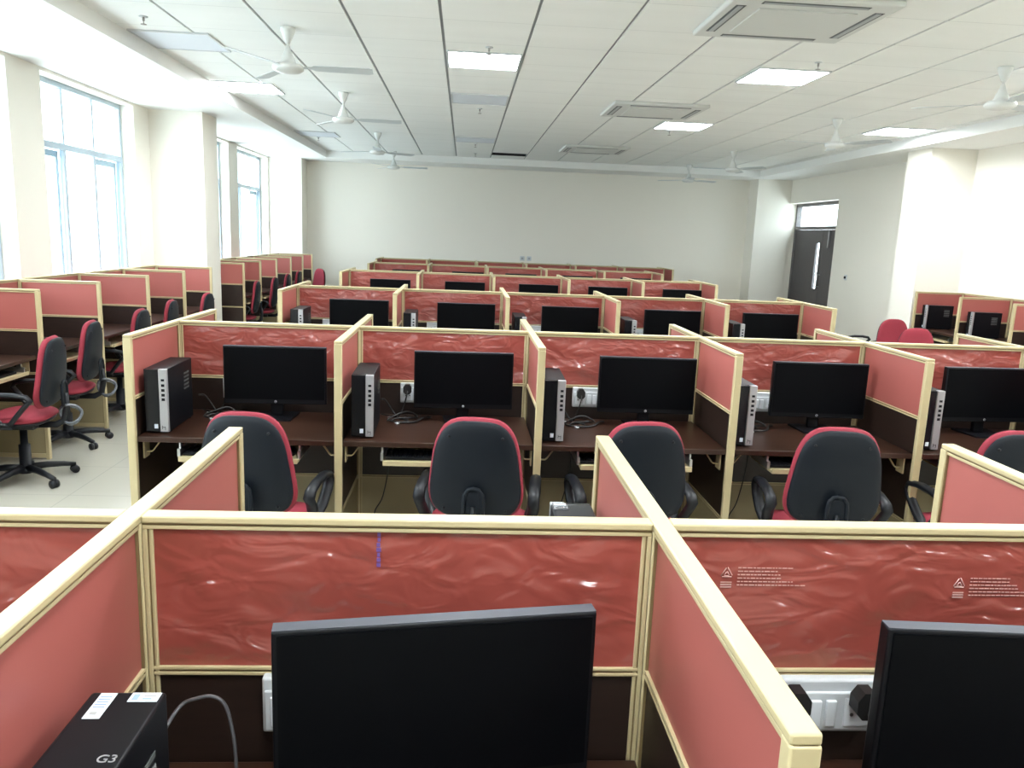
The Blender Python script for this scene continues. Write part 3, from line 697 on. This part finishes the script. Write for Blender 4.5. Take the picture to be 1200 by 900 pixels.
# front row extras: its tower with labels, a grey cable arch, a tower on the far side desk
tag(PTL.get((-0.446, 0.848, 0.745), 0.0), 'black computer tower with white labels on top, in the front row', 'computer')
cc = make_power_cord(ARCH, 'cablegrey', False, 0.0028)
tag(cc.root, 'thin grey cable arching up from behind the labelled tower', 'cable')
for j in (1, 2):
    o = PDN.get((X0+(j+0.5)*CW, YS[0], 0), PI); tag(o, 'walnut desk on the aisle side of the front row, %s' % ('behind the middle cubicle' if j == 1 else 'behind the door-side cubicle'), 'desk', 'walnut cubicle desks')
o = PT.get((0.277, YS[0]+0.375, 0.745), PI)
b = MB(); b.box('wrap', 0.010, 0.046, -0.165, -0.120, 0.2945, 0.297, 0.001); b.box('label', 0.014, 0.042, -0.160, -0.146, 0.2965, 0.2975); q = b.build('wrapped_label', o)
tag(o, 'grey-topped computer tower peeking over the middle front partition from the aisle side', 'computer', 'computer towers on the desks')

# prints on the film of the front row, door-side cubicle, and a blue pen stroke on the middle one
def film_print(x, z):
    b = MB(); y = YS[0]-0.0095; rnd = random.Random(int(x*100))
    def tri(cx, cz, s, t): 
        p = [(cx, cz+s), (cx+s*0.87, cz-s*0.5), (cx-s*0.87, cz-s*0.5)]
        for i in range(3):
            a, c = Vector((p[i][0], y, p[i][1])), Vector((p[(i+1) % 3][0], y, p[(i+1) % 3][1])); m_ = a.lerp(c, 0.1); e_ = a.lerp(c, 0.86)
            b.tube('filmprint', [m_, e_], t, 4)
    tri(x+0.012, z+0.008, 0.013, 0.0011); tri(x+0.012, z+0.006, 0.006, 0.0010)
    for k in range(3): b.box('filmprint', x+0.002, x+0.022, y-0.0006, y+0.0003, z-0.010-0.0045*k, z-0.008-0.0045*k)
    for k in range(6):
        xx = x+0.032; end = xx+(0.085 if k < 4 else 0.12)+rnd.uniform(-0.02, 0.01)
        while xx < end:
            wd = rnd.uniform(0.003, 0.010); b.box('filmprint', xx, xx+wd, y-0.0006, y+0.0003, z+0.018-0.0065*k, z+0.0195-0.0065*k); xx += wd+0.0018
    return b
bp0 = [o for o in SC.objects if o.name.startswith('back_partition') and o.get('label', '').endswith('door-side cubicle, front row')][0]
for x, z in ((0.468, 1.100), (0.900, 1.085)):
    o = film_print(x, z).build('film_print'); o.parent = bp0; o.location = (-bp0.location.x, -bp0.location.y, 0)
bp1 = [o for o in SC.objects if o.name.startswith('back_partition') and o.get('label', '').endswith(' middle cubicle, front row')][0]
b = MB(); rnd = random.Random(3)
for k in range(7): b.box('bluepen', -0.136+rnd.uniform(-.001, .001), -0.130+rnd.uniform(-.001, .001), YS[0]-0.0096, YS[0]-0.0078, 1.112+k*0.0092, 1.119+k*0.0092)
o = b.build('pen_mark'); o.parent = bp1; o.location = (-bp1.location.x, -bp1.location.y, 0)

# aisle chairs
for (x, y, a), lb in [((-0.845, 3.34, -6), 'crimson and charcoal office chair at the window-end cubicle, second row'), ((0.095, 3.34, -7), 'crimson and charcoal office chair at the second cubicle from the window end'),
                      ((0.765, 3.34, 2), 'crimson and charcoal office chair at the middle cubicle, partly behind a red stub partition'), ((1.635, 3.32, -9), 'crimson and charcoal office chair at the second cubicle from the door end'),
                      ((2.40, 3.34, 0), 'crimson and charcoal office chair at the door-end cubicle, cut by the edge of view')]:
    tag(PC.get((x, y, 0), math.radians(a)), lb, 'office chair', 'chairs drawn up to the second row')

# ------------------------------------------------------------------ wall carrels under the windows and on the door side
LXE, LXB = -2.89, -3.51
def wall_partition(x, y, lb, grp): tag(PWALL.get((x, y, 0), PI/2), lb, 'partition', grp)
ORD = ['first', 'second', 'third', 'fourth', 'fifth', 'sixth', 'seventh']
def make_carrel_back():
    r = thing('carrel_back_partition'); h = 0.45; b = MB(); cap_rails(b, 'x', -h+.001, h-.001); b.build('frame', r); slabs(r, 'x', -h+.002, h-.002, 'red'); return Proto(r)
PCB = make_carrel_back()
YG1 = [4.66, 5.56, 6.47, 7.45, 8.40, 9.28]; YG2 = [10.64, 11.50, 12.48, 13.50, 14.47, 15.36]
for nm, ys in (('near', YG1), ('far', YG2)):
    G = 'window wall carrels, %s bank' % nm
    for i, y in enumerate(ys):
        wall_partition((LXE+LXB)/2, y, 'red and cream carrel partition by the windows, %s in the %s bank' % (ORD[i], nm), G)
    for i in range(len(ys)-1):
        y0, y1 = ys[i], ys[i+1]; cy = (y0+y1)/2; sc = (y1-y0-0.0)/0.9
        o = PCB.get((LXB-0.018, cy, 0), PI/2); o.scale = (sc, 1, 1); tag(o, 'back board of the %s window carrel in the %s bank' % (ORD[i], nm), 'partition', 'back boards of window carrels')
        o = PD.get((LXB-0.018+0.02, cy, 0), PI/2); o.scale = (sc*0.998, 1, 1); tag(o, 'walnut desk in the %s window carrel of the %s bank' % (ORD[i], nm), 'desk', 'walnut carrel desks')
CH = [(-2.80, 5.08, 96, 'crimson office chair with wrapped grey ring, first window carrel', 1), (-2.96, 5.97, 96, 'crimson office chair with wrapped grey ring, second window carrel', 1),
      (-2.97, 6.92, 92, 'crimson office chair at the third window carrel', 0), (-3.05, 7.85, 95, 'crimson office chair at the fourth window carrel', 0), (-3.0, 8.80, 90, 'crimson office chair at the fifth window carrel, half hidden by a column', 0),
      (-3.05, 11.05, 95, 'crimson office chair at the first carrel beyond the column', 0), (-3.02, 11.98, 92, 'crimson office chair at the second carrel beyond the column', 0), (-3.05, 12.98, 92, 'crimson office chair at the third carrel beyond the column', 0),
      (-3.08, 13.97, 92, 'crimson office chair at the fourth carrel beyond the column', 0), (-2.86, 14.95, 130, 'crimson office chair standing alone before the back wall by the windows', 0)]
for x, y, a, lb, wr in CH:
    tag((PCW if wr else PC).get((x, y, 0), math.radians(a)), lb, 'office chair', 'chairs at the window carrels')
tag(PM.get((LXB+0.20, 5.95, 0.745), PI/2), 'black monitor seen edge-on in the second window carrel', 'monitor', 'black monitors on the desk rows')
tag(PK.get((LXB+0.50, 5.11, 0.656), PI/2), 'black keyboard on the tray of the first window carrel', 'keyboard', 'keyboards on trays')

RXE, RXB = 5.69, 6.31
YG3 = [6.02, 6.92, 7.82, 8.72, 9.62]
for i, y in enumerate(YG3):
    tag(PWALL.get(((RXE+RXB)/2, y, 0), -PI/2), 'red and cream carrel partition on the door side, %s towards the column' % ORD[i], 'partition', 'door-side wall carrels')
for i in range(4):
    cy = YG3[i]+0.45
    tag(PCB.get((RXB+0.018, cy, 0), -PI/2), 'back board of the %s door-side carrel towards the column' % ORD[i], 'partition', 'back boards of door-side carrels')
    tag(PD.get((RXB-0.002, cy, 0), -PI/2), 'walnut desk in the %s door-side carrel towards the column' % ORD[i], 'desk', 'walnut carrel desks')
    if i >= 2: tag(PT.get((RXB-0.37, YG3[i+1]-0.11, 0.745), -PI/2), 'computer tower in the %s' % ('far door-side carrel next to the column' if i == 3 else 'door-side carrel one before the column'), 'computer', 'towers in door-side carrels')
for (x, y, a), lb in [((4.78, 8.20, 186), 'larger red-fronted office chair facing the room on the door side'), ((4.46, 7.25, 178), 'lower red-fronted office chair beside the larger one on the door side')]:
    tag(PC.get((x, y, 0), math.radians(a)), lb, 'office chair', 'chairs on the door side')
tag(PCN.get((5.02, 9.35, 0), math.radians(95)), 'office chair without a backrest, black arm loops showing by the door-side wall', 'office chair')
